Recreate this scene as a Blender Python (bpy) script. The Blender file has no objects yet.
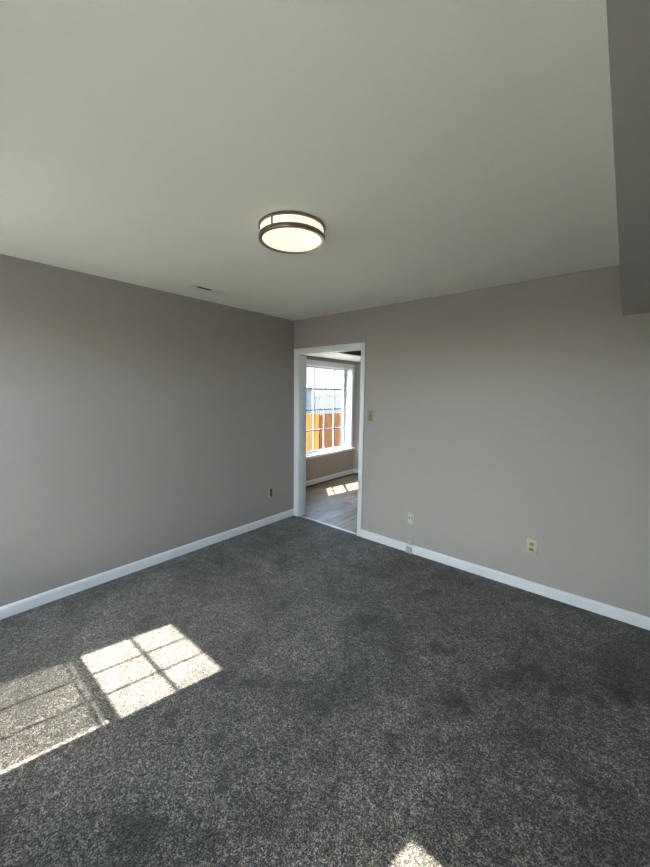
import bpy, bmesh, math, random
from mathutils import Vector, Matrix
random.seed(7)
SC = bpy.context.scene
C = SC.collection
PI = math.pi

# ------------------------------------------------------------------ camera
YAW, PITCH, ROLL = -0.7000140572809692, -0.11306282629449504, 0.01159806252701371
CAM = Vector((3.1684738, -3.1513085, 1.5685662))
fw = Vector((math.sin(YAW)*math.cos(PITCH), math.cos(YAW)*math.cos(PITCH), math.sin(PITCH)))
rt = Vector((math.cos(YAW), -math.sin(YAW), 0)); up = rt.cross(fw)
r2 = rt*math.cos(ROLL)+up*math.sin(ROLL); u2 = -rt*math.sin(ROLL)+up*math.cos(ROLL)
cam = bpy.data.cameras.new('camera'); cam.sensor_fit = 'VERTICAL'; cam.sensor_height = 36
cam.lens = 355.03/867*36; cam.clip_start = 0.02
co = bpy.data.objects.new('camera', cam); C.objects.link(co)
co.matrix_world = Matrix(((r2.x, u2.x, -fw.x, CAM.x), (r2.y, u2.y, -fw.y, CAM.y), (r2.z, u2.z, -fw.z, CAM.z), (0, 0, 0, 1)))
SC.camera = co

# ------------------------------------------------------------------ light
SUN_STRENGTH = 36.5
SKY_STRENGTH = 96.0
EXPOSURE = 0.46
LAMP_GLOW = 0.62
SC.view_settings.view_transform = 'Standard'; SC.view_settings.look = 'None'
SC.view_settings.gamma = 1; SC.view_settings.use_curve_mapping = False
SC.view_settings.exposure = EXPOSURE
w = bpy.data.worlds.new('sky'); SC.world = w; w.use_nodes = True
nt = w.node_tree; bg = nt.nodes['Background']
sky = nt.nodes.new('ShaderNodeTexSky'); sky.sky_type = 'HOSEK_WILKIE'
sky.sun_direction = Vector((-0.215, -1, 1.126)).normalized(); sky.turbidity = 3.5; sky.ground_albedo = .4
hs = nt.nodes.new('ShaderNodeHueSaturation'); hs.inputs['Saturation'].default_value = .78
nt.links.new(sky.outputs[0], hs.inputs['Color']); nt.links.new(hs.outputs[0], bg.inputs[0]); bg.inputs[1].default_value = SKY_STRENGTH
sd = Vector((0.215, 1, -1.126)).normalized()      # direction the sunlight travels
sl = bpy.data.lights.new('sun', 'SUN'); sl.energy = SUN_STRENGTH; sl.angle = math.radians(.53); sl.color = (1, .91, .79)
so = bpy.data.objects.new('sun', sl); C.objects.link(so); so.location = (0, -8, 9)
so.rotation_euler = sd.to_track_quat('-Z', 'Y').to_euler()
def portal(name, loc, normal, sx, sz):            # guides sky sampling to the window openings, gives no light of its own
    l = bpy.data.lights.new(name, 'AREA'); l.shape = 'RECTANGLE'; l.size = sx; l.size_y = sz; l.cycles.is_portal = True
    o = bpy.data.objects.new(name, l); C.objects.link(o); o.location = loc
    o.rotation_euler = Vector(normal).to_track_quat('-Z', 'Y').to_euler()

# ------------------------------------------------------------------ materials
def mat(name, col, rough=.6, metal=0, spec=.5, bump=None, coat=0):
    m = bpy.data.materials.new(name); m.use_nodes = True; n = m.node_tree; b = n.nodes['Principled BSDF']
    b.inputs['Base Color'].default_value = (*col, 1); b.inputs['Roughness'].default_value = rough
    b.inputs['Metallic'].default_value = metal; b.inputs['Specular IOR Level'].default_value = spec
    b.inputs['Coat Weight'].default_value = coat
    tc = n.nodes.new('ShaderNodeTexCoord')
    if bump:
        sc, st, dist, var = bump
        no = n.nodes.new('ShaderNodeTexNoise'); no.inputs['Scale'].default_value = sc; no.inputs['Detail'].default_value = 6
        n.links.new(tc.outputs['Object'], no.inputs['Vector'])
        bp = n.nodes.new('ShaderNodeBump'); bp.inputs['Strength'].default_value = st; bp.inputs['Distance'].default_value = dist
        n.links.new(no.outputs['Fac'], bp.inputs['Height']); n.links.new(bp.outputs[0], b.inputs['Normal'])
        n2 = n.nodes.new('ShaderNodeTexNoise'); n2.inputs['Scale'].default_value = sc*.08; n2.inputs['Detail'].default_value = 4
        n.links.new(tc.outputs['Object'], n2.inputs['Vector'])
        mx = n.nodes.new('ShaderNodeMixRGB'); mx.inputs[1].default_value = (*[c*(1-var) for c in col], 1); mx.inputs[2].default_value = (*[min(1, c*(1+var)) for c in col], 1)
        n.links.new(n2.outputs['Fac'], mx.inputs[0]); n.links.new(mx.outputs[0], b.inputs['Base Color'])
    return m
M = {}
M['soffit'] = mat('soffit_paint', (.36, .355, .325), .6, spec=.3, bump=(140, .12, .002, .02))
M['wall'] = mat('greige_wall_paint', (.352, .321, .293), .55, spec=.35, bump=(140, .12, .002, .02))
M['ceiling'] = mat('ceiling_paint', (.81, .83, .75), .8, spec=.2, bump=(160, .12, .002, .015))
M['trim'] = mat('white_trim_paint', (.78, .79, .80), .35, spec=.5, bump=(30, .03, .001, .02))
M['vinyl'] = mat('white_window_vinyl', (.60, .61, .61), .3, bump=(25, .02, .001, .01))
M['cream'] = mat('cream_bulkhead_paint', (.74, .72, .60), .6, bump=(80, .05, .001, .02))
M['wood_gap_shade'] = mat('dark_wood_and_gap_shade', (.035, .026, .02), .5, bump=(30, .2, .002, .2))  # bulkhead face board, and the painted shade below the kitchen baseboards
M['ivory'] = mat('ivory_plastic', (.45, .43, .30), .35, bump=(20, .02, .001, .03))
M['ivory2'] = mat('pale_ivory_plastic', (.47, .45, .38), .4, bump=(20, .02, .001, .03))
M['brownp'] = mat('brown_plastic', (.09, .075, .035), .3, bump=(20, .02, .001, .05))
M['slot'] = mat('dark_slot', (.015, .013, .01), .6, bump=(50, .02, .001, .1))
M['brass'] = mat('aged_brass', (.27, .235, .12), .4, .5, bump=(120, .05, .0005, .1))
M['bronze'] = mat('brushed_bronze', (.26, .22, .15), .32, .9, bump=(200, .08, .0003, .1))
M['black'] = mat('slot_shade_black', (.008, .008, .008), .8, bump=(30, .1, .001, .2))  # painted shade inside the vent slot
M['alu'] = mat('aluminium_strip', (.55, .54, .50), .35, .6, bump=(100, .05, .0005, .1))
M['metalgrey'] = mat('grey_railing_paint', (.015, .016, .02), .5, bump=(40, .05, .001, .1))
M['ground'] = mat('pale_concrete', (.20, .19, .175), .9, bump=(6, .3, .01, .15))
M['bounce_slab'] = mat('bounce_slab_concrete', (.38, .362, .325), .9, bump=(6, .3, .01, .08))  # for the added slab that reflects sunlight in through the back windows
M['stucco'] = mat('pale_stucco', (.15, .125, .085), .9, bump=(20, .3, .01, .05))
M['bluegrey'] = mat('blue_grey_siding', (.03, .038, .042), .8, bump=(10, .2, .01, .1))
M['winglass'] = mat('far_window_glass', (.05, .06, .07), .3, bump=(2, .02, .001, .1))
M['exterior'] = mat('exterior_stucco', (.55, .51, .44), .9, bump=(20, .3, .01, .05))
M['roof'] = mat('asphalt_shingle', (.12, .11, .10), .95, bump=(15, .4, .01, .2))

def fence_mat():
    m = mat('orange_stained_cedar', (.5, .2, .05), .8, spec=.08); n = m.node_tree; b = n.nodes['Principled BSDF']
    tc = n.nodes['Texture Coordinate']; mp = n.nodes.new('ShaderNodeMapping'); mp.inputs['Scale'].default_value = (14, 14, 1.2)
    n.links.new(tc.outputs['Object'], mp.inputs[0])
    no = n.nodes.new('ShaderNodeTexNoise'); no.inputs['Scale'].default_value = 1.2; no.inputs['Detail'].default_value = 8
    n.links.new(mp.outputs[0], no.inputs[0])
    cr = n.nodes.new('ShaderNodeValToRGB'); cr.color_ramp.elements[0].position = .3; cr.color_ramp.elements[1].position = .7
    cr.color_ramp.elements[0].color = (.065, .018, .0025, 1); cr.color_ramp.elements[1].color = (.115, .035, .005, 1)
    n.links.new(no.outputs['Fac'], cr.inputs[0]); n.links.new(cr.outputs[0], b.inputs['Base Color'])
    return m
M['cedar'] = fence_mat()

def carpet_mat():
    m = bpy.data.materials.new('dark_grey_frieze_carpet'); m.use_nodes = True; n = m.node_tree; L = n.links.new; b = n.nodes['Principled BSDF']
    b.inputs['Roughness'].default_value = .95; b.inputs['Specular IOR Level'].default_value = .15
    b.inputs['Sheen Weight'].default_value = .25; b.inputs['Sheen Roughness'].default_value = .5
    tc = n.nodes.new('ShaderNodeTexCoord')
    def noise(scale, detail=4, dist=0, rough=.5):
        x = n.nodes.new('ShaderNodeTexNoise'); x.inputs['Scale'].default_value = scale; x.inputs['Detail'].default_value = detail
        x.inputs['Distortion'].default_value = dist; x.inputs['Roughness'].default_value = rough; L(tc.outputs['Object'], x.inputs['Vector']); return x
    def math_(op, a, b_=None, clamp=False):
        x = n.nodes.new('ShaderNodeMath'); x.operation = op; x.use_clamp = clamp
        for i, v in enumerate((a, b_)):
            if v is None: continue
            if isinstance(v, (int, float)): x.inputs[i].default_value = v
            else: L(v, x.inputs[i])
        return x.outputs[0]
    # twisted tufts: warped cells, each with its own yarn shade
    nz = noise(90, 2); mixv = n.nodes.new('ShaderNodeVectorMath'); mixv.operation = 'MULTIPLY_ADD'
    L(nz.outputs['Color'], mixv.inputs[0]); mixv.inputs[1].default_value = (.012, .012, 0); L(tc.outputs['Object'], mixv.inputs[2])
    vo = n.nodes.new('ShaderNodeTexVoronoi'); vo.inputs['Scale'].default_value = 320; L(mixv.outputs[0], vo.inputs['Vector'])
    sep = n.nodes.new('ShaderNodeSeparateColor'); L(vo.outputs['Color'], sep.inputs[0])
    fine = noise(420, 3)
    vo2 = n.nodes.new('ShaderNodeTexVoronoi'); vo2.inputs['Scale'].default_value = 120; L(mixv.outputs[0], vo2.inputs['Vector'])
    sep2 = n.nodes.new('ShaderNodeSeparateColor'); L(vo2.outputs['Color'], sep2.inputs[0])
    tuft = math_('ADD', math_('ADD', math_('MULTIPLY', sep.outputs[0], .50), math_('MULTIPLY', sep2.outputs[0], .22)), math_('MULTIPLY', fine.outputs['Fac'], .28))
    cr = n.nodes.new('ShaderNodeValToRGB'); L(tuft, cr.inputs[0])
    e = cr.color_ramp.elements; e[0].position = .29; e[0].color = (.013, .012, .0115, 1)
    e[1].position = .76; e[1].color = (.44, .39, .345, 1)
    k = cr.color_ramp.elements.new(.46); k.color = (.044, .040, .036, 1)
    k = cr.color_ramp.elements.new(.60); k.color = (.135, .122, .108, 1)
    # pile direction blotches and trodden marks
    b1 = noise(2.2, 5, .6, .6); b2 = noise(11, 5, 1.2, .65)
    s = n.nodes.new('ShaderNodeMapRange'); L(b1.outputs['Fac'], s.inputs[0]); s.inputs[1].default_value = .36; s.inputs[2].default_value = .62; s.inputs[3].default_value = .52; s.inputs[4].default_value = 1.2
    s2 = n.nodes.new('ShaderNodeMapRange'); L(b2.outputs['Fac'], s2.inputs[0]); s2.inputs[1].default_value = .3; s2.inputs[2].default_value = .6; s2.inputs[3].default_value = .52; s2.inputs[4].default_value = 1.15
    f = math_('MULTIPLY', s.outputs[0], s2.outputs[0])
    wob = noise(15, 4); wv = n.nodes.new('ShaderNodeVectorMath'); wv.operation = 'MULTIPLY_ADD'
    L(wob.outputs['Color'], wv.inputs[0]); wv.inputs[1].default_value = (.20, .20, 0); L(tc.outputs['Object'], wv.inputs[2])
    for (x, y, r, d) in MARKS:
        dn = n.nodes.new('ShaderNodeVectorMath'); dn.operation = 'DISTANCE'; L(wv.outputs[0], dn.inputs[0]); dn.inputs[1].default_value = (x+.10, y+.10, 0)
        mr = n.nodes.new('ShaderNodeMapRange'); mr.interpolation_type = 'SMOOTHSTEP'; L(dn.outputs['Value'], mr.inputs[0])
        mr.inputs[1].default_value = r*.4; mr.inputs[2].default_value = r*1.15; mr.inputs[3].default_value = d*.62; mr.inputs[4].default_value = 1
        f = math_('MULTIPLY', f, mr.outputs[0])
    mul = n.nodes.new('ShaderNodeVectorMath'); mul.operation = 'SCALE'; L(cr.outputs[0], mul.inputs[0]); L(f, mul.inputs['Scale'])
    L(mul.outputs[0], b.inputs['Base Color'])
    bp = n.nodes.new('ShaderNodeBump'); bp.inputs['Strength'].default_value = .7; bp.inputs['Distance'].default_value = .006
    L(math_('SUBTRACT', tuft, vo.outputs['Distance']), bp.inputs['Height']); L(bp.outputs[0], b.inputs['Normal'])
    return m
MARKS = [(2.631, -1.436, .09, .45), (3.271, -.801, .08, .5), (2.898, -.944, .09, .65), (3.011, -1.0, .06, .6), (2.803, -1.054, .08, .7),
         (2.406, -1.106, .08, .75), (1.903, -1.192, .09, .75), (2.484, -1.842, .06, .6), (2.109, -.544, .07, .75), (3.181, -.961, .05, .7), (1.6, -2.44, .07, .65), (1.96, -2.72, .1, .75)]
M['carpet'] = carpet_mat()

def plank_mat():
    m = bpy.data.materials.new('grey_brown_plank_vinyl'); m.use_nodes = True; n = m.node_tree; L = n.links.new; b = n.nodes['Principled BSDF']
    tc = n.nodes.new('ShaderNodeTexCoord'); mp = n.nodes.new('ShaderNodeMapping'); mp.inputs['Rotation'].default_value = (0, 0, PI/2); L(tc.outputs['Object'], mp.inputs[0])
    br = n.nodes.new('ShaderNodeTexBrick'); L(mp.outputs[0], br.inputs[0]); br.inputs['Scale'].default_value = 1; br.offset = .37
    br.inputs['Brick Width'].default_value = .9; br.inputs['Row Height'].default_value = .15; br.inputs['Mortar Size'].default_value = .0015
    br.inputs['Color1'].default_value = (.17, .12, .075, 1); br.inputs['Color2'].default_value = (.30, .225, .15, 1); br.inputs['Mortar'].default_value = (.05, .04, .035, 1)
    mp2 = n.nodes.new('ShaderNodeMapping'); mp2.inputs['Scale'].default_value = (16, 2, 1); L(tc.outputs['Object'], mp2.inputs[0])
    no = n.nodes.new('ShaderNodeTexNoise'); no.inputs['Scale'].default_value = 2; no.inputs['Detail'].default_value = 8; L(mp2.outputs[0], no.inputs[0])
    mx = n.nodes.new('ShaderNodeMixRGB'); mx.blend_type = 'OVERLAY'; mx.inputs[0].default_value = .8; L(br.outputs[0], mx.inputs[1]); L(no.outputs['Fac'], mx.inputs[2])
    L(mx.outputs[0], b.inputs['Base Color']); b.inputs['Roughness'].default_value = .5; b.inputs['Specular IOR Level'].default_value = .18
    bp = n.nodes.new('ShaderNodeBump'); bp.inputs['Strength'].default_value = .25; bp.inputs['Distance'].default_value = .003; L(no.outputs['Fac'], bp.inputs['Height']); L(bp.outputs[0], b.inputs['Normal'])
    return m
M['plank'] = plank_mat()

def glass_mat():
    m = bpy.data.materials.new('clear_window_glass'); m.use_nodes = True; n = m.node_tree; n.nodes.remove(n.nodes['Principled BSDF'])
    t = n.nodes.new('ShaderNodeBsdfTransparent'); t.inputs[0].default_value = (.96, .98, .97, 1)
    g = n.nodes.new('ShaderNodeBsdfGlossy'); g.inputs['Roughness'].default_value = .02
    fc = n.nodes.new('ShaderNodeLayerWeight'); fc.inputs[0].default_value = .5
    pw = n.nodes.new('ShaderNodeMath'); pw.operation = 'POWER'; n.links.new(fc.outputs['Facing'], pw.inputs[0]); pw.inputs[1].default_value = 4
    lw = n.nodes.new('ShaderNodeMath'); lw.operation = 'MULTIPLY_ADD'; n.links.new(pw.outputs[0], lw.inputs[0]); lw.inputs[1].default_value = .7; lw.inputs[2].default_value = .05
    mx = n.nodes.new('ShaderNodeMixShader'); n.links.new(lw.outputs[0], mx.inputs[0]); n.links.new(t.outputs[0], mx.inputs[1]); n.links.new(g.outputs[0], mx.inputs[2])
    n.links.new(mx.outputs[0], n.nodes['Material Output'].inputs[0]); return m
M['glass'] = glass_mat()
def screen_mat():                                  # fine insect mesh: lets part of the light straight through, scatters some
    m = bpy.data.materials.new('insect_screen_mesh'); m.use_nodes = True; n = m.node_tree; n.nodes.remove(n.nodes['Principled BSDF'])
    t = n.nodes.new('ShaderNodeBsdfTransparent'); t.inputs[0].default_value = (1, 1, 1, 1)
    tr = n.nodes.new('ShaderNodeBsdfRefraction'); tr.inputs[0].default_value = (1, .84, .64, 1); tr.inputs['Roughness'].default_value = .65; tr.inputs['IOR'].default_value = 1.08
    d = n.nodes.new('ShaderNodeBsdfDiffuse'); d.inputs[0].default_value = (.08, .08, .08, 1)
    mx = n.nodes.new('ShaderNodeMixShader'); mx.inputs[0].default_value = SCREEN_SCATTER; n.links.new(t.outputs[0], mx.inputs[1]); n.links.new(tr.outputs[0], mx.inputs[2])
    m2 = n.nodes.new('ShaderNodeMixShader'); m2.inputs[0].default_value = SCREEN_BLOCK; n.links.new(mx.outputs[0], m2.inputs[1]); n.links.new(d.outputs[0], m2.inputs[2])
    n.links.new(m2.outputs[0], n.nodes['Material Output'].inputs[0]); return m
SCREEN_SCATTER, SCREEN_BLOCK = .78, .02
M['screen'] = screen_mat()
def glow_mat():
    m = mat('lit_opal_glass', (.85, .80, .70), .3); b = m.node_tree.nodes['Principled BSDF']
    b.inputs['Emission Color'].default_value = (1, .90, .72, 1); b.inputs['Emission Strength'].default_value = LAMP_GLOW; return m
M['glow'] = glow_mat()

# ------------------------------------------------------------------ mesh helpers
def bx(bm, x0, x1, y0, y1, z0, z1, bev=0, seg=2):
    x0, x1 = sorted((x0, x1)); y0, y1 = sorted((y0, y1)); z0, z1 = sorted((z0, z1))
    r = bmesh.ops.create_cube(bm, size=1)
    for v in r['verts']:
        v.co = Vector(((x0+x1)/2+v.co.x*(x1-x0), (y0+y1)/2+v.co.y*(y1-y0), (z0+z1)/2+v.co.z*(z1-z0)))
    if bev:
        es = {e for v in r['verts'] for e in v.link_edges}
        bmesh.ops.bevel(bm, geom=list(es), offset=bev, segments=seg, profile=.5, affect='EDGES')
def obj(name, bm, m, parent=None, smooth=False):
    me = bpy.data.meshes.new(name); bmesh.ops.recalc_face_normals(bm, faces=bm.faces); bm.to_mesh(me); bm.free()
    o = bpy.data.objects.new(name, me); C.objects.link(o)
    if m: me.materials.append(M[m])
    if smooth:
        for p in me.polygons: p.use_smooth = True
        try: me.set_sharp_from_angle(angle=math.radians(35))
        except Exception: pass
    if parent: o.parent = parent
    return o
def box(name, m, *a, parent=None, bev=0):
    bm = bmesh.new(); bx(bm, *a, bev=bev); return obj(name, bm, m, parent, smooth=bool(bev))
def struct(o): o['kind'] = 'structure'; return o
def empty(name, loc=(0, 0, 0), rz=0):
    o = bpy.data.objects.new(name, None); C.objects.link(o); o.location = loc; o.rotation_euler = (0, 0, rz); o.empty_display_size = .1; return o
def tag(o, label, cat, group=None):
    o['label'] = label; o['category'] = cat
    if group: o['group'] = group
    return o
def part(t, name, m, bm, label=None, smooth=True):
    o = obj(name, bm, m, t, smooth)
    if label: o['label'] = label
    return o
def grid_solid(name, m, xs, ys, zs, holes):        # a wall with openings as one closed mesh
    bm = bmesh.new(); nx, ny, nz = len(xs)-1, len(ys)-1, len(zs)-1
    def solid(i, j, k):
        if not (0 <= i < nx and 0 <= j < ny and 0 <= k < nz): return False
        c = ((xs[i]+xs[i+1])/2, (ys[j]+ys[j+1])/2, (zs[k]+zs[k+1])/2)
        return not any(h[0] < c[0] < h[1] and h[2] < c[1] < h[3] and h[4] < c[2] < h[5] for h in holes)
    cache = {}
    def V(i, j, k):
        if (i, j, k) not in cache: cache[(i, j, k)] = bm.verts.new((xs[i], ys[j], zs[k]))
        return cache[(i, j, k)]
    for i in range(nx):
        for j in range(ny):
            for k in range(nz):
                if not solid(i, j, k): continue
                for d, q in (((-1, 0, 0), [(0, 0, 0), (0, 0, 1), (0, 1, 1), (0, 1, 0)]), ((1, 0, 0), [(1, 0, 0), (1, 1, 0), (1, 1, 1), (1, 0, 1)]),
                             ((0, -1, 0), [(0, 0, 0), (1, 0, 0), (1, 0, 1), (0, 0, 1)]), ((0, 1, 0), [(0, 1, 0), (0, 1, 1), (1, 1, 1), (1, 1, 0)]),
                             ((0, 0, -1), [(0, 0, 0), (0, 1, 0), (1, 1, 0), (1, 0, 0)]), ((0, 0, 1), [(0, 0, 1), (1, 0, 1), (1, 1, 1), (0, 1, 1)])):
                    if not solid(i+d[0], j+d[1], k+d[2]): bm.faces.new([V(i+a, j+b, k+c) for a, b, c in q])
    return struct(obj(name, bm, m))
def lathe(bm, prof, seg=96):                       # prof: list of (radius, z)
    rings = []
    for r, z in prof:
        if r < 1e-6: rings.append([bm.verts.new((0, 0, z))])
        else: rings.append([bm.verts.new((r*math.cos(2*PI*i/seg), r*math.sin(2*PI*i/seg), z)) for i in range(seg)])
    for a, b in zip(rings, rings[1:]):
        for i in range(seg):
            j = (i+1) % seg
            q = [a[i % len(a)], a[j % len(a)], b[j % len(b)], b[i % len(b)]]
            q2 = []
            for v in q:
                if v not in q2: q2.append(v)
            if len(q2) > 2: bm.faces.new(q2)
def cyl(bm, c, r, h, axis='z', seg=16):
    ret = bmesh.ops.create_cone(bm, cap_ends=True, segments=seg, radius1=r, radius2=r, depth=h)
    mt = {'z': Matrix(), 'x': Matrix.Rotation(PI/2, 4, 'Y'), 'y': Matrix.Rotation(PI/2, 4, 'X')}[axis]
    for v in ret['verts']: v.co = mt @ v.co + Vector(c)
def profile_run(bm, prof, p0, p1, out, up=Vector((0, 0, 1))):   # extrude (out, up) profile from p0 to p1
    p0, p1, out, up = Vector(p0), Vector(p1), Vector(out), Vector(up)
    A = [bm.verts.new(p0+out*a+up*b) for a, b in prof]; B = [bm.verts.new(p1+out*a+up*b) for a, b in prof]
    k = len(prof)
    for i in range(k): bm.faces.new([A[i], A[(i+1) % k], B[(i+1) % k], B[i]])
    bm.faces.new(A[::-1]); bm.faces.new(B)

# ------------------------------------------------------------------ room constants
H = 2.44; YB = -3.77; XR = 4.7; KX = 3.2; KY = 3.9; BX = -.8; CX = -.16
# ------------------------------------------------------------------ floors and ceilings
struct(box('floor', 'carpet', 0, XR, YB, 0, -.1, 0))
BAY = [(CX, .27), (BX, .91), (BX, 2.42), (CX, 3.06)]
def slab(name, m, pts, z0, z1):
    bm = bmesh.new(); A = [bm.verts.new((x, y, z0)) for x, y in pts]; B = [bm.verts.new((x, y, z1)) for x, y in pts]; k = len(pts)
    for i in range(k): bm.faces.new([A[i], A[(i+1) % k], B[(i+1) % k], B[i]])
    bm.faces.new(A[::-1]); bm.faces.new(B); return struct(obj(name, bm, m))
slab('floor', 'plank', [(0.0, 0), (0.0, .12), (CX, .12)] + BAY + [(CX, KY), (KX, KY), (KX, 0)], -.1, 0)
struct(box('ceiling', 'ceiling', 0, XR, YB, 0, H, H+.15))
struct(box('ceiling', 'ceiling', CX, KX, .12, KY, H, H+.15))
struct(box('ceiling', 'soffit', 3.103, XR, YB, 0, 2.108, H))          # dropped soffit over the right side
slab('ceiling', 'cream', BAY, 2.165, H+.15)                              # bay bulkhead
# ------------------------------------------------------------------ walls
grid_solid('wall_front', 'wall', [-.15, 0, .095, 1.010, XR, XR+.15], [0, .12], [-.1, 0, 2.042, H, H+.15], [(.095, 1.010, -1, 1, -1, 2.042)])
struct(box('wall_left', 'wall', -.15, 0, YB-.15, 0, -.1, H+.15))
WA = (.505, 1.205); WB = (2.295, 2.995); WZ = (.30, 2.06); WZB = (.30, 2.042)
grid_solid('wall_back', 'wall', [0, *WA, *WB, XR], [YB-.15, YB], [-.1, WZ[0], WZB[1], WZ[1], H+.15], [(*WA, -9, 9, *WZ), (*WB, -9, 9, *WZB)])
# kitchen and its bay
def wall_seg(name, p0, p1, th, holes=(), e0=0, e1=0, m='wall'):      # room lies to the left of p0 -> p1; holes as (s0, s1, z0, z1)
    p0, p1 = Vector(p0), Vector(p1); L_ = (p1-p0).length; a = math.atan2(p1.y-p0.y, p1.x-p0.x)
    xs = sorted({-e0, L_+e1, *[h[0] for h in holes], *[h[1] for h in holes]}); zs = sorted({-.1, H+.15, *[h[2] for h in holes], *[h[3] for h in holes]})
    o = grid_solid(name, m, xs, [-th, 0], zs, [(h[0], h[1], -9, 9, h[2], h[3]) for h in holes]); o.location = (*p0, 0); o.rotation_euler.z = a; return a
wall_seg('wall_right', (XR, -3.5), (XR, 0), .15, [], .27+.15, 0)
K3 = (.105, 1.37, .53, 2.03)          # front bay window in its wall: s0 s1 z0 z1
K4 = (.232, .772, .53, 2.03)          # angled bay windows
A3 = wall_seg('wall_bay', (BX, 2.42), (BX, .91), .2, [K3], .07, .07)
A4 = wall_seg('wall_near', (BX, .91), (CX, .27), .16, [K4], .05, 0)
A5 = wall_seg('wall_far', (CX, 3.06), (BX, 2.42), .16, [], 0, .05)
wall_seg('wall_kitchen_left', (CX, KY), (CX, 3.06), .16, [], .15, 0)
wall_seg('wall_kitchen_corner', (CX, .27), (CX, .12), .16)
wall_seg('wall_kitchen_front', (CX-.16, .12), (0, .12), .12, [])
wall_seg('wall_kitchen_back', (KX, KY), (CX, KY), .15, [], .15, 0)
wall_seg('wall_kitchen', (KX, .12), (KX, KY), .15)
# outer eaves over the living-room windows keep the sky off the upper wall
# ------------------------------------------------------------------ baseboards
BP = [(0, 0), (.016, 0), (.016, .066), (.012, .076), (.006, .082), (0, .084)]
def base(name, p0, p1, out, prof=BP, m='trim'):
    bm = bmesh.new(); profile_run(bm, prof, p0, p1, out); return struct(obj(name, bm, m))
base('baseboard_left', (0, YB, 0), (0, 0, 0), (1, 0, 0))
base('baseboard_front', (1.058, 0, 0), (XR, 0, 0), (0, -1, 0))
base('baseboard_back', (0.016, YB, 0), (XR, YB, 0), (0, 1, 0))
base('baseboard_right', (XR, YB+.016, 0), (XR, -.016, 0), (-1, 0, 0))
KP = [(a, b+.022) for a, b in BP]
GAP_SHADE = [(0, 0), (.006, 0), (.006, .022), (0, .022)]  # flat strip, colours in the shade of the gap under the baseboard
for k, (nm, p0, p1) in enumerate((('baseboard_bay', (BX, 2.42), (BX, .91)), ('baseboard_far', (CX, 3.06), (BX, 2.42)), ('baseboard_near', (BX, .91), (CX, .27)), ('baseboard_kitchen', (KX, KY), (CX, KY)))):
    dv = (Vector(p1)-Vector(p0)).normalized(); nrm = (-dv.y, dv.x, 0)
    base(nm, (*p0, 0), (*p1, 0), nrm, KP); base('trim_%d' % (k+1), (*p0, 0), (*p1, 0), nrm, GAP_SHADE, 'wood_gap_shade')  # dark strip stands in for the shaded gap between baseboard and floor
struct(box('trim_5', 'wood_gap_shade', CX, CX+.015, .27, 3.06, 2.172, H))      # dark face board of the bulkhead
# ------------------------------------------------------------------ doorway
d = struct(empty('door_1', (.54, 0, 0)))
def dpart(name, bm): return obj(name, bm, 'trim', d, True)
X0, X1, ZT = .095, 1.010, 2.042
for x0, x1 in ((X0-.078, X0+.004), (X1-.004, X1+.048)):
    bm = bmesh.new(); bx(bm, x0-.54, x1-.54, -.018, 0, 0, ZT+.058, .004); dpart('casing', bm)
bm = bmesh.new(); bx(bm, X0+.004-.54, X1-.004-.54, -.018, 0, ZT-.004, ZT+.058, .004); dpart('head_casing', bm)
for x0, x1 in ((X0, X0+.006), (X1-.006, X1)):
    bm = bmesh.new(); bx(bm, x0-.54, x1-.54, 0, .12, .0, ZT, .001); dpart('jamb', bm)
bm = bmesh.new(); bx(bm, X0+.006-.54, X1-.006-.54, 0, .12, ZT-.006, ZT, .001); dpart('head_jamb', bm)
th = bmesh.new(); profile_run(th, [(0, 0), (.035, 0), (.030, .005), (.020, .008), (.012, .008), (.003, .004)], (X0+.006, .0, 0), (X1-.006, .0, 0), (0, 1, 0))
t = obj('threshold_strip', th, 'alu', None, True); tag(t, 'pale metal threshold strip across the doorway between dark carpet and plank floor', 'threshold')

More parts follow.
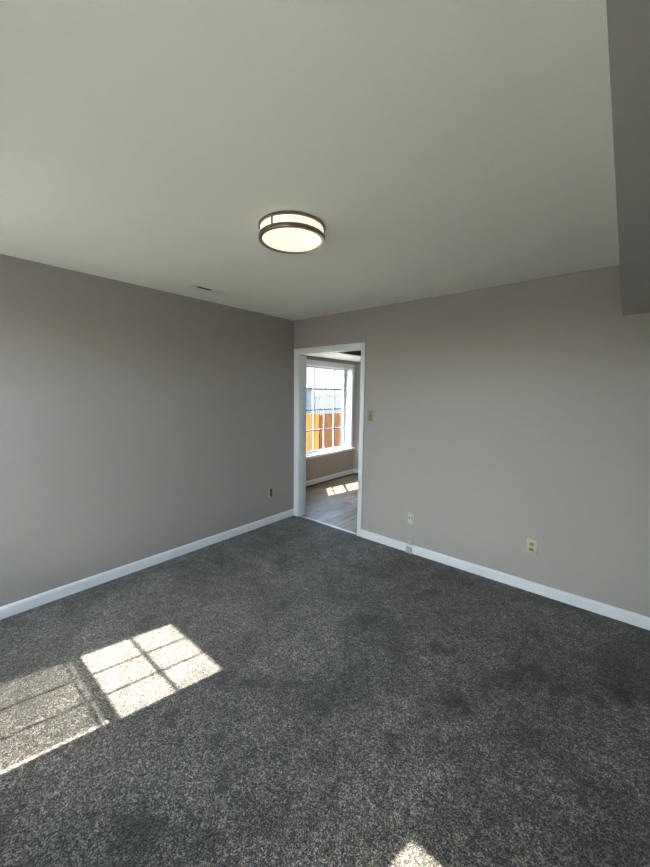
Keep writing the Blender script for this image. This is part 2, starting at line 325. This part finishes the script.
# ------------------------------------------------------------------ windows
def window(name, origin, rz, W, z0, z1, cols, rows, di, de, sashes=True, casing=.08, screen=False, stool=True, frame=.03, mt=.013, split=None, side=None):
    """local x along the width 0..W, y towards the room, glass at y=0; opening from z0 to z1; di/de = depth to inner/outer face"""
    r = struct(empty(name, origin, rz))
    bm = bmesh.new()                                                        # jamb lining and frame
    bx(bm, 0, .012, -de, di, z0, z1); bx(bm, W-.012, W, -de, di, z0, z1); bx(bm, .012, W-.012, -de, di, z1-.012, z1); bx(bm, .012, W-.012, -de, di, z0, z0+.012)
    obj('window_frame', bm, 'vinyl', r)
    zs = [z0+.012, split if split else (z0+z1)/2, z1-.012] if sashes else [z0+.012, z1-.012]
    for k in range(len(zs)-1):
        a, b = zs[k], zs[k+1]; yo = (.012 if k == 0 else -.012) if sashes else 0
        bm = bmesh.new(); f = frame; g = side or frame; x0, x1 = .012, W-.012
        bx(bm, x0, x0+g, yo-.011, yo+.011, a, b, .002, 1); bx(bm, x1-g, x1, yo-.011, yo+.011, a, b, .002, 1)
        bx(bm, x0+g, x1-g, yo-.011, yo+.011, b-f, b, .002, 1); bx(bm, x0+g, x1-g, yo-.011, yo+.011, a, a+f, .002, 1)
        s = obj('sash', bm, 'vinyl', r)
        bm = bmesh.new(); gx0, gx1, gz0, gz1 = x0+g, x1-g, a+f, b-f
        for i in range(1, cols):
            c = gx0+(gx1-gx0)*i/cols; bx(bm, c-mt/2, c+mt/2, yo-.006, yo+.006, gz0, gz1)
        for i in range(1, rows):
            c = gz0+(gz1-gz0)*i/rows; bx(bm, gx0, gx1, yo-.0055, yo+.0055, c-mt/2, c+mt/2)
        obj('muntin_bars', bm, 'vinyl', s)
        bm = bmesh.new(); bx(bm, gx0, gx1, yo-.001, yo+.001, gz0, gz1); obj('glass_pane', bm, 'glass', s)
    if screen:
        bm = bmesh.new(); yy = -.045
        vs = [bm.verts.new(c) for c in ((.02, yy, z0+.012), (W-.085, yy, z0+.012), (W-.085, yy, zs[1]+.05), (.02, yy, zs[1]+.05))]; bm.faces.new(vs)
        s = obj('insect_screen', bm, 'screen', r)
        bm = bmesh.new()
        for a in ((.012, .026, z0+.012, zs[1]), (W-.085, W-.081, z0+.012, zs[1])): bx(bm, a[0], a[1], yy-.008, yy-.002, a[2], a[3])
        bx(bm, .026, W-.026, yy-.008, yy-.002, zs[1]-.012, zs[1]); bx(bm, .026, W-.026, yy-.008, yy-.002, z0+.012, z0+.024)
        obj('screen_frame', bm, 'vinyl', s)
    if casing:
        c = casing
        bm = bmesh.new(); bx(bm, -c, .004, di, di+.018, z0, z1+c, .004); bx(bm, W-.004, W+c, di, di+.018, z0, z1+c, .004)
        bx(bm, .004, W-.004, di, di+.018, z1-.004, z1+c, .004); obj('window_casing', bm, 'trim', r, True)
    if stool:
        bm = bmesh.new(); bx(bm, -casing-.02, W+min(casing+.02, .125), di, di+.055, z0-.022, z0, .005); bx(bm, .0, W, .024, di, z0-.022+.022, z0+.006)
        obj('window_stool', bm, 'trim', r, True)
        bm = bmesh.new(); bx(bm, -casing, W+min(casing, .12), di, di+.014, z0-.05, z0-.022, .003); obj('window_apron', bm, 'trim', r, True)
    return r
# back wall windows: two multi-paned double hung units behind the camera and a wider one past the soffit
for i, (a, b) in enumerate((WA, WB)):
    window('window_%d' % (i+1), (a, YB-.08, 0), 0, b-a, *(WZ, WZB)[i], 3, 2, .08, .07, screen=True, split=1.39, frame=.033)
    portal('window_portal', ((a+b)/2, YB-.13, sum(WZ)/2), (0, 1, 0), b-a-.03, WZ[1]-WZ[0]-.03)
def in_wall(p0, a, s, n, z): return (p0[0]+math.cos(a)*s-math.sin(a)*n, p0[1]+math.sin(a)*s+math.cos(a)*n, z)
def seg_window(name, p0, a, K, di, de, **kw):
    window(name, in_wall(p0, a, K[0], -di, 0), a, K[1]-K[0], K[2], K[3], kw.pop('cols'), kw.pop('rows'), di, de, **kw)
    portal('window_portal', in_wall(p0, a, (K[0]+K[1])/2, -di-de+.01, (K[2]+K[3])/2), (-math.sin(a), math.cos(a), 0), K[1]-K[0]-.03, K[3]-K[2]-.03)
seg_window('window_3', (BX, 2.42), A3, K3, .13, .07, cols=4, rows=4, sashes=False, casing=.075, frame=.024, side=.068, mt=.026)
seg_window('window_4', (BX, .91), A4, K4, .10, .06, cols=2, rows=2, casing=.07, split=1.157, frame=.036, mt=.016)

# ------------------------------------------------------------------ flush ceiling light
LC = (1.744, -1.750); R = .1755
t = tag(empty('ceiling_light', (*LC, H)), 'round flush ceiling light, glowing opal drum between two bronze rings', 'ceiling light')
bm = bmesh.new(); lathe(bm, [(0, -.0005), (R-.004, -.0005), (R, -.004), (R, -.012), (R-.003, -.015), (R-.016, -.015), (R-.016, -.010), (0, -.010)]); part(t, 'ceiling_ring', 'bronze', bm)
bm = bmesh.new(); lathe(bm, [(R-.02, -.010), (R-.009, -.0101), (R-.009, -0.0640), (R-.018, -0.0650), (R-.03, -0.0675), (R-.09, -0.0715), (R-.14, -0.0732), (0, -0.0740)]); part(t, 'diffuser', 'glow', bm)
bm = bmesh.new(); lathe(bm, [(R-.008, -0.0520), (R-.001, -0.0520), (R+.001, -0.0540), (R+.001, -0.0690), (R-.001, -0.0720), (R-.017, -0.0720), (R-.019, -0.0700), (R-.019, -0.0665), (R-.008, -0.0665), (R-.008, -0.0520)]); part(t, 'bottom_ring', 'bronze', bm)
for k in range(3):
    ang = math.radians(-80+120*k); bm = bmesh.new(); bx(bm, R-.009, R-.003, -.004, .004, -.053, -.014, .0008, 1)
    for v in bm.verts: v.co = Matrix.Rotation(ang, 3, 'Z') @ v.co
    part(t, 'strut', 'bronze', bm)
bm = bmesh.new(); cyl(bm, (R+.003, 0, -.062), .004, .006, 'x')
for v in bm.verts: v.co = Matrix.Rotation(math.radians(-42), 3, 'Z') @ v.co
part(t, 'thumb_screw', 'bronze', bm)

# ------------------------------------------------------------------ ceiling register
t = tag(empty('ceiling_vent', (.355, -1.362, H)), 'small white louvred ceiling vent with an open slot painted dark, near the left wall', 'vent')
bm = bmesh.new(); hx, hy = .062, .168
bx(bm, -hx, -hx+.02, -hy, hy, -.006, 0, .002); bx(bm, hx-.02, hx, -hy, hy, -.006, 0, .002)
bx(bm, -hx+.02, hx-.02, -hy, -hy+.022, -.006, 0, .002); bx(bm, -hx+.02, hx-.02, hy-.022, hy, -.006, 0, .002); part(t, 'frame', 'ceiling', bm)
bm = bmesh.new(); bx(bm, -hx+.02, hx-.02, -hy+.022, hy-.022, -.001, -.0002); part(t, 'damper_plate', 'ceiling', bm)
bm = bmesh.new(); bx(bm, -.012, .026, -.134, .0, -.002, -.001); part(t, 'slot_shade_plate', 'black', bm, 'black plate as painted shade of the open slot between the louvres')  # black plate paints the shade of the open slot
for k in range(8):                                  # closed louvres, leaving one slot open
    x = -hx+.024+k*.0108
    y0 = -hy+.022
    for a, b in ([(y0, hy-.022)] if not 3 <= k <= 5 else [(y0, -.13), (.0, hy-.022)]):
        bm = bmesh.new(); profile_run(bm, [(-.0055, -.0015), (.0052, -.0048), (.0056, -.0038), (-.005, -.0005)], (x, a, 0), (x, b, 0), (1, 0, 0)); part(t, 'louvre', 'ceiling', bm)

# ------------------------------------------------------------------ wall plates
def yplate(name, x, z, w_, h_, m, dep=.006, bev=.002):
    t = empty(name, (x, 0, z)); bm = bmesh.new(); bx(bm, -w_/2, w_/2, -dep, 0, -h_/2, h_/2, bev); part(t, 'cover_plate', m, bm); return t
def receptacle(t, zc, m, y=-.006, dx=0):
    bm = bmesh.new(); cyl(bm, (dx, y-.001, zc), .0165, .003, 'y', 24)
    for v in bm.verts:
        if abs(v.co.z-zc) > .0125: v.co.z = zc+math.copysign(.0125, v.co.z-zc)
    r = part(t, 'receptacle', m, bm)
    bm = bmesh.new(); bx(bm, dx-.008, dx-.0055, y-.0032, y-.002, zc-.001, zc+.008); bx(bm, dx+.0055, dx+.008, y-.0032, y-.002, zc-.001, zc+.008); cyl(bm, (dx, y-.0026, zc-.007), .003, .0012, 'y', 12)
    o = obj('socket_slots', bm, 'slot', r)
def screw(t, zc, y, m='ivory', x=0):
    bm = bmesh.new(); cyl(bm, (x, y-.0008, zc), .0035, .002, 'y', 14); part(t, 'screw', m, bm)
t = yplate('wall_outlet', 2.688, .371, .075, .122, 'ivory', .008, .003); tag(t, 'ivory duplex wall outlet, alone on the right wall farthest from the doorway', 'outlet')
receptacle(t, .022, 'brass', -.008); receptacle(t, -.022, 'brass', -.008); screw(t, 0, -.008)
t = yplate('wall_outlet', 1.640, .349, .064, .112, 'ivory2', .008, .003); tag(t, 'pale ivory two-hole jack plate on the right wall above two small boxes', 'outlet')
for sx in (-.014, .014):
    bm = bmesh.new(); cyl(bm, (sx, -.0085, .004), .0065, .003, 'y', 20); r = part(t, 'jack_hole', 'slot', bm, 'dark round jack hole')
screw(t, .045, -.008, 'ivory2'); screw(t, -.045, -.008, 'ivory2')
# two small surface boxes low on the wall and the baseboard
def jackbox(x, z, y, w_, h_, dep, label):
    t = empty('cable_box', (x, y, z)); bm = bmesh.new(); bx(bm, -w_/2, w_/2, -dep, 0, -h_/2, h_/2, .004, 3); part(t, 'cover', 'ivory2', bm)
    bm = bmesh.new(); bx(bm, -.007, .007, -.006-dep/2, .006-dep/2, -h_/2-.0008, -h_/2+.002); part(t, 'port', 'slot', bm)
    bm = bmesh.new(); cyl(bm, (0, -dep-.0004, 0), .003, .002, 'y', 12); part(t, 'screw', 'alu', bm)
    tag(t, label, 'cable box'); return t
jackbox(1.646, .108, 0, .056, .048, .024, 'small ivory cable box on the right wall just above the baseboard')
jackbox(1.642, .031, -.016, .058, .056, .024, 'small ivory cable box mounted on the white baseboard, lower of the pair')
# switch beside the doorway
t = yplate('light_switch', 1.143, 1.340, .06, .108, 'brass', .005, .002); tag(t, 'brass toggle light switch plate on the right wall beside the doorway', 'light switch')
bm = bmesh.new(); bx(bm, -.0055, .0055, -.0062, -.004, -.012, .012); part(t, 'toggle_slot', 'slot', bm)
bm = bmesh.new(); bx(bm, -.004, .004, -.017, -.005, -.002, .007, .0015); part(t, 'toggle', 'brownp', bm, 'dark toggle lever')
screw(t, .03, -.005, 'brass'); screw(t, -.03, -.005, 'brass')
# outlet on the left wall (faces +x)
t = empty('wall_outlet', (0, -.392, .377), PI/2); bm = bmesh.new(); bx(bm, -.036, .036, -.008, 0, -.058, .058, .003); part(t, 'cover_plate', 'ivory', bm)
tag(t, 'wall outlet with brown sockets on the left wall near the corner by the doorway', 'outlet')
bm = bmesh.new(); bx(bm, -.018, .020, -.0105, -.008, -.050, .050, .001); f = part(t, 'socket_body', 'brownp', bm, 'brown socket face')
for zc in (.022, -.022): receptacle(t, zc, 'brownp', -.0105)
screw(t, 0, -.0105, 'brass')

# ------------------------------------------------------------------ outside
GZ = -.45
bm = bmesh.new(); bx(bm, -60, 60, -60, 80, GZ-.3, GZ); struct(obj('ground', bm, 'ground'))
struct(box('ground', 'bounce_slab', -1, 8, -14, YB-.16, GZ, GZ+.12))  # unseen pale slab added to bounce sunlight up to the ceiling
def fence(p0, p1, z1, label, post_ends=(0, 1)):
    p0, p1 = Vector((*p0, GZ)), Vector((*p1, GZ)); L_ = (p1-p0).length; a = math.atan2(p1.y-p0.y, p1.x-p0.x)
    t = tag(empty('wood_fence', p0, a), label, 'fence'); n = int(round(L_/.145)); w_ = L_/n; h = z1-GZ
    for i in range(n):
        bm = bmesh.new(); hh = h+random.uniform(-.008, .008); y = random.uniform(-.002, .002)
        bx(bm, i*w_+.002, (i+1)*w_-.002, -.01+y, .01+y, .03, hh, .003, 1); part(t, 'board', 'cedar', bm)
    for z in (.3, h-.3):
        bm = bmesh.new(); bx(bm, 0, L_, .012, .05, z-.045, z+.045, .003, 1); part(t, 'rail', 'cedar', bm)
    k = max(1, int(L_/2.4))
    for i in range(k+1):
        bm = bmesh.new(); x = .045+(L_-.09)*i/k; bx(bm, x-.045, x+.045, .05, .14, 0, h-.03, .004, 1); part(t, 'post', 'cedar', bm)
    return t
fence((-8.5, 5.1), (-4.02, 5.1), .93, 'bright orange cedar board fence in full sun, left half of the window view')
fence((-4.0, 5.26), (-4.0, 11.0), .93, 'darker orange cedar board fence seen right of the sunlit fence through the window')
# scalloped metal picket railing standing behind the boards
t = tag(empty('picket_railing', (-5.0, 5.85, GZ), PI/2), 'grey metal picket railing with scalloped top rising behind the orange fence', 'railing')
def top(s): return (1.42+.10*abs(math.sin(PI*(s-.25)/.85))) - GZ if s < 1.95 else 1.34-GZ
LR = 3.8; nb = 34; rail = bmesh.new()
for i in range(nb):
    s = (i+.5)*LR/nb; bm = bmesh.new(); bx(bm, s-.015, s+.015, -.011, .011, 0.02, top(s), .002, 1); cyl(bm, (s, 0, top(s)+.015), .014, .03, 'z', 8); part(t, 'picket', 'metalgrey', bm)
prev = None
for i in range(81):
    s = LR*i/80; c = top(s)-.02; ring = [rail.verts.new((s, y, c+z)) for y, z in ((-.018, -.014), (.018, -.014), (.018, .014), (-.018, .014))]
    if prev:
        for j in range(4): rail.faces.new([prev[j], prev[(j+1) % 4], ring[(j+1) % 4], ring[j]])
    else: rail.faces.new(ring[::-1])
    prev = ring
rail.faces.new(prev); part(t, 'scalloped_rail', 'metalgrey', rail)
for z in (.25, 1.02-GZ):
    bm = bmesh.new(); bx(bm, 0, LR, -.017, .017, z-.017, z+.017, .002, 1); part(t, 'rail', 'metalgrey', bm)
for s in (0, LR/2, LR):
    bm = bmesh.new(); bx(bm, s-.03, s+.03, -.03, .03, 0, top(s)+.06, .004, 1); part(t, 'post', 'metalgrey', bm)
# neighbouring buildings beyond
def house(name, x0, x1, y0, y1, h, wallm, label, wins, roof=.9):
    t = tag(empty(name, ((x0+x1)/2, (y0+y1)/2, GZ)), label, 'building'); cx, cy = (x1-x0)/2, (y1-y0)/2
    bm = bmesh.new(); bx(bm, -cx, cx, -cy, cy, 0, h); part(t, 'wall', wallm, bm, smooth=False)
    bm = bmesh.new(); o = .35
    vs = [bm.verts.new(c) for c in ((-cx-o, -cy-o, h), (cx+o, -cy-o, h), (cx+o, cy+o, h), (-cx-o, cy+o, h), (0, -cy-o, h+roof), (0, cy+o, h+roof))]
    for f in ((0, 1, 2, 3), (0, 4, 1), (2, 5, 3), (1, 4, 5, 2), (0, 3, 5, 4)): bm.faces.new([vs[i] for i in f])
    part(t, 'roof', 'roof', bm, smooth=False)
    for (yy, zz, ww, hh) in wins:
        yl = yy-(y0+y1)/2; zl = zz-GZ; bm = bmesh.new(); c = cx
        bx(bm, c, c+.05, yl-ww/2-.07, yl-ww/2, zl-hh/2-.07, zl+hh/2+.07); bx(bm, c, c+.05, yl+ww/2, yl+ww/2+.07, zl-hh/2-.07, zl+hh/2+.07)
        bx(bm, c, c+.05, yl-ww/2, yl+ww/2, zl+hh/2, zl+hh/2+.07); bx(bm, c, c+.05, yl-ww/2, yl+ww/2, zl-hh/2-.07, zl-hh/2); bx(bm, c, c+.04, yl-.025, yl+.025, zl-hh/2, zl+hh/2)
        f = part(t, 'window_frame', 'vinyl', bm, smooth=False)
        bm = bmesh.new(); bx(bm, c-.01, c+.02, yl-ww/2, yl+ww/2, zl-hh/2, zl+hh/2); obj('pane', bm, 'winglass', f)
    return t
house('neighbor_house', -24, -16, 12, 34, 6.4, 'stucco', 'pale stucco house with small windows beyond the fences, seen through the window', [(20.0, 2.05, 1.15, .95), (19.9, 3.55, .9, .35), (24, 2.05, 1.15, .95), (27.5, 2.05, 1.1, .95), (15, 2.05, 1.1, .95)])
house('garden_shed', -14.6, -12, 10.6, 13.5, 2.35, 'bluegrey', 'low blue-grey shed behind the fence, left edge of the window view', [(12.6, 1.3, .5, .5)], .35)
